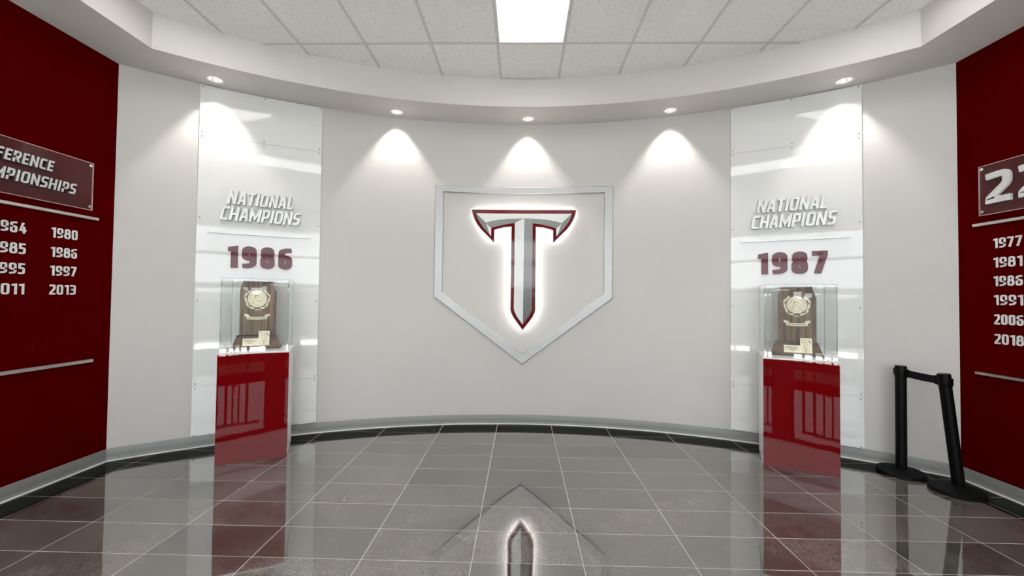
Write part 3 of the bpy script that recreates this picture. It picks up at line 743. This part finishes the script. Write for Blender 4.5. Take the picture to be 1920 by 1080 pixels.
    # wreath leaves in two arms
    for sgn in (-1, 1):
        for i in range(13):
            a = -PI/2 + sgn*(.28+i*.165); r = .094+.004*math.sin(i*.9); L_ = .030; wd = .0150*(1-.25*abs(i-6)/6)
            for s2 in (-1, 1):
                ta = a+sgn*PI/2+sgn*s2*.42
                c0 = (r*math.cos(a)+s2*.0045*math.cos(a), r*math.sin(a)+s2*.0045*math.sin(a)); dx, dz = math.cos(ta), math.sin(ta)
                lf = [(c0[0]+dx*L_*p+(-dz)*wd*q, zc+c0[1]+dz*L_*p+dx*wd*q) for p,q in ((-.15,0),(.25,.5),(.6,.42),(1,0),(.6,-.42),(.25,-.5))]
                g = Geo(); g.prism(lf, .001, .006+.0008*((i+s2)%2)+.001*(s2 > 0), fn); g.obj('wreath_leaf', m_gold if (i+s2)%3 else m_golddark, t)
    g = Geo(); g.prism([(-.020,.352),(-.013,.360),(0,.366),(.013,.360),(.020,.352),(.012,.354),(0,.359),(-.012,.354)], .001, .008, fn); g.obj('wreath_bow', m_gold, t)
    # ribbon banner
    def bz(u): return .268+.9*u*u
    n = 12; up = [(-.082+.164*i/n) for i in range(n+1)]
    g = Geo(); g.prism([(u, bz(u)) for u in up]+[(u, bz(u)+.026) for u in reversed(up)], .003, .008, fn); bn = g.obj('banner', m_gold, t)
    for s in (-1, 1):
        g = Geo(); g.prism([(s*.062,.290),(s*.104,.300),(s*.096,.309),(s*.106,.326),(s*.062,.313)], .001, .005, fn); g.obj('banner_tail', m_gold, bn)
    g = Geo()
    for i in range(16):
        u = -.07+.0092*i; z = bz(u)+.008; g.prism([(u,z),(u+.0055,z),(u+.0055,z+.009),(u,z+.009)], .008, .0084, fn)
    q = g.obj('engraving', m_engrave, bn); q['kind'] = 'stuff'
    # L-shaped nameplate with a batter figure, laid on the sloping base
    def fs(u,w,d):
        k = (w-.0165)/(.098-.0165); return fn(u, w, .045-.022*max(0,min(1.35,k))+d)
    pl = [(-.104,.030),(.108,.030),(.108,.098),(.108,.164),(.020,.164),(.020,.098),(-.104,.098)]
    def fp(u,w,d): return F(tc+u, n_-(.047-.0085*(w-.03)/.134*2.2)-d, .9505+w)
    g = Geo(); g.prism(pl, 0, .003, fp); npz = g.obj('nameplate', m_gold, t)
    g = Geo(); g.prism([(p[0]*1.04-.0, .026+(p[1]-.03)*1.045) for p in pl], -.004, -.0003, fp); g.obj('nameplate_backing', m_engrave, npz)
    g = Geo()
    for z, a, b in ((.080,-.088,-.004),(.066,-.092,-.006),(.052,-.062,-.030)):
        u = a
        while u < b: w_ = random.uniform(.004,.012); g.prism([(u,z),(u+w_,z),(u+w_,z+.006),(u,z+.006)], .003, .0034, fp); u += w_+.003
    for i in range(26): u = -.10+.0080*i; g.prism([(u,.030),(u+.004,.030),(u+.002,.038)], .003, .0034, fp)
    q = g.obj('engraving', m_engrave, npz); q['kind'] = 'stuff'
    g = Geo()
    def seg(a, b, r0, r1, d=.0045):
        a, b = Vector(a), Vector(b); t_ = (b-a).normalized(); m_ = Vector((-t_.y,t_.x))
        g.prism([tuple(a+m_*r0),tuple(a-m_*r0),tuple(b-m_*r1),tuple(b+m_*r1)], .003, d, fp)
    outl = [((.044,.146),(.058,.118),.008,.009),((.058,.118),(.064,.098),.009,.007),((.064,.098),(.056,.074),.0075,.005),((.056,.074),(.064,.046),.005,.003),((.066,.098),(.076,.080),.007,.005),((.076,.080),(.070,.046),.005,.003),
            ((.050,.140),(.034,.130),.005,.0035),((.034,.130),(.030,.150),.0035,.003),((.056,.132),(.078,.140),.006,.004),((.078,.140),(.090,.126),.004,.003),((.060,.046),(.052,.040),.003,.003),((.072,.046),(.064,.040),.003,.003)]
    for a, b, r0, r1 in outl: seg(a, b, r0+.0022, r1+.0022, .0040)
    g.prism([(x,z) for x,z in el(.042,.152,.0075,.008,10)], .003, .0040, fp)
    g.prism([(.080,.144),(.086,.148),(.102,.120),(.096,.118)], .003, .0040, fp)
    g.obj('batter_outline', m_engrave, npz)
    g = Geo()
    for a, b, r0, r1 in outl: seg(a, b, r0, r1, .0062)
    g.prism([(x,z) for x,z in el(.042,.152,.0058,.0062,10)], .0041, .0062, fp)
    g.obj('batter_figure', m_gold, npz)
A1, a1 = (-2.5771, 3.4837), math.radians(24.8)
F1 = pedestal(A1, a1, .540, '1986', 0); trophy(F1, .250, '1986', 'left')
A2, a2 = (2.1456, 3.7326), math.radians(-24.8)
F2 = pedestal(A2, a2, .544, '1987', 1); trophy(F2, .285, '1987', 'right')

# ------------------------------------------------------------------ belt barrier posts
def stanchion(base, foot, top, label):
    t = thing('stanchion', label, 'barrier post', (base[0], base[1], 0), 'belt barrier posts')
    g = Geo(); g.lathe([(.001,0),(.156,0),(.162,.004),(.162,.022),(.156,.029),(.10,.036),(.045,.040),(.001,.040)], (base[0],base[1],0), 48); smooth_angle(g.obj('base', m_rubber, t), 40)
    a, b = Vector((foot[0],foot[1],.03)), Vector(top); d = (b-a).normalized(); q = d.to_track_quat('Z','Y').to_matrix(); L_ = (b-a).length
    g = Geo(); g.lathe([(.038,0),(.038,L_-.02)], a, 28, mat=q, cap=True); smooth_angle(g.obj('post', m_black, t))
    g = Geo(); g.lathe([(.0385,L_-.10),(.0405,L_-.095),(.0405,L_-.008),(.037,L_),(.001,L_+.001)], a, 28, mat=q); smooth_angle(g.obj('cap', m_black, t))
    return t, a, d, L_, q
sA, aA, dA, lA, qA = stanchion((3.224,3.618), (3.246,3.634), (3.243,3.628,.905), 'black belt barrier post standing upright nearer the 1987 pedestal')
sB, aB, dB, lB, qB = stanchion((3.345,3.284), (3.392,3.312), (3.300,3.325,.893), 'black belt barrier post leaning left beside the right red wall')
# belt runs from the upright post to the leaning one
p0 = aA+dA*(lA-.055); p1 = aB+dB*(lB-.058); dirv = (p1-p0).normalized()
pa, pb = p0+dirv*.040, p1-dirv*.040
def block(c, dv, l, w, h, parent, name, mat):
    side = Vector((-dv.y, dv.x, 0)).normalized(); up = Vector((0,0,1)); g = Geo(); v = []
    for k in (-h/2, h/2):
        for s_ in (-w/2, w/2):
            for e in (0, l): v.append(c+dv*e+side*s_+up*k)
    g.add(v, [(0,1,3,2),(4,6,7,5),(0,4,5,1),(2,3,7,6),(0,2,6,4),(1,5,7,3)]); return g.obj(name, mat, parent)
block(pa-dirv*.006, dirv, .022, .030, .066, sA, 'belt_clip', m_black)
block(pb+dirv*.010, -dirv, .026, .030, .070, sB, 'belt_clip', m_black)
for post, a_, l_, d_, sg in ((sA, aA, lA, dA, -1), (sB, aB, lB, dB, 1)):
    c = a_+d_*(l_-.055)+dirv*sg*.036; block(c, dirv*sg, .012, .028, .056, post, 'belt_socket', m_black)
n = 12; g = Geo(); v = []; side = Vector((-dirv.y, dirv.x, 0)).normalized()
s0, s1 = pa+dirv*.012, pb-dirv*.014
for i in range(n+1):
    t = i/n; c = s0.lerp(s1, t)+Vector((0,0,-.003*4*t*(1-t))); 
    for s_, k in ((-.001,-.030),(-.001,.030),(.001,.030),(.001,-.030)): v.append(c+side*s_+Vector((0,0,k)))
f = [(0,1,2,3), tuple(range(4*n+3,4*n-1,-1))]
for i in range(n):
    for j in range(4): a, b = i*4+j, i*4+(j+1)%4; f.append((a,b,b+4,a+4))
g.add(v, f); g.obj('belt', m_belt, sA)
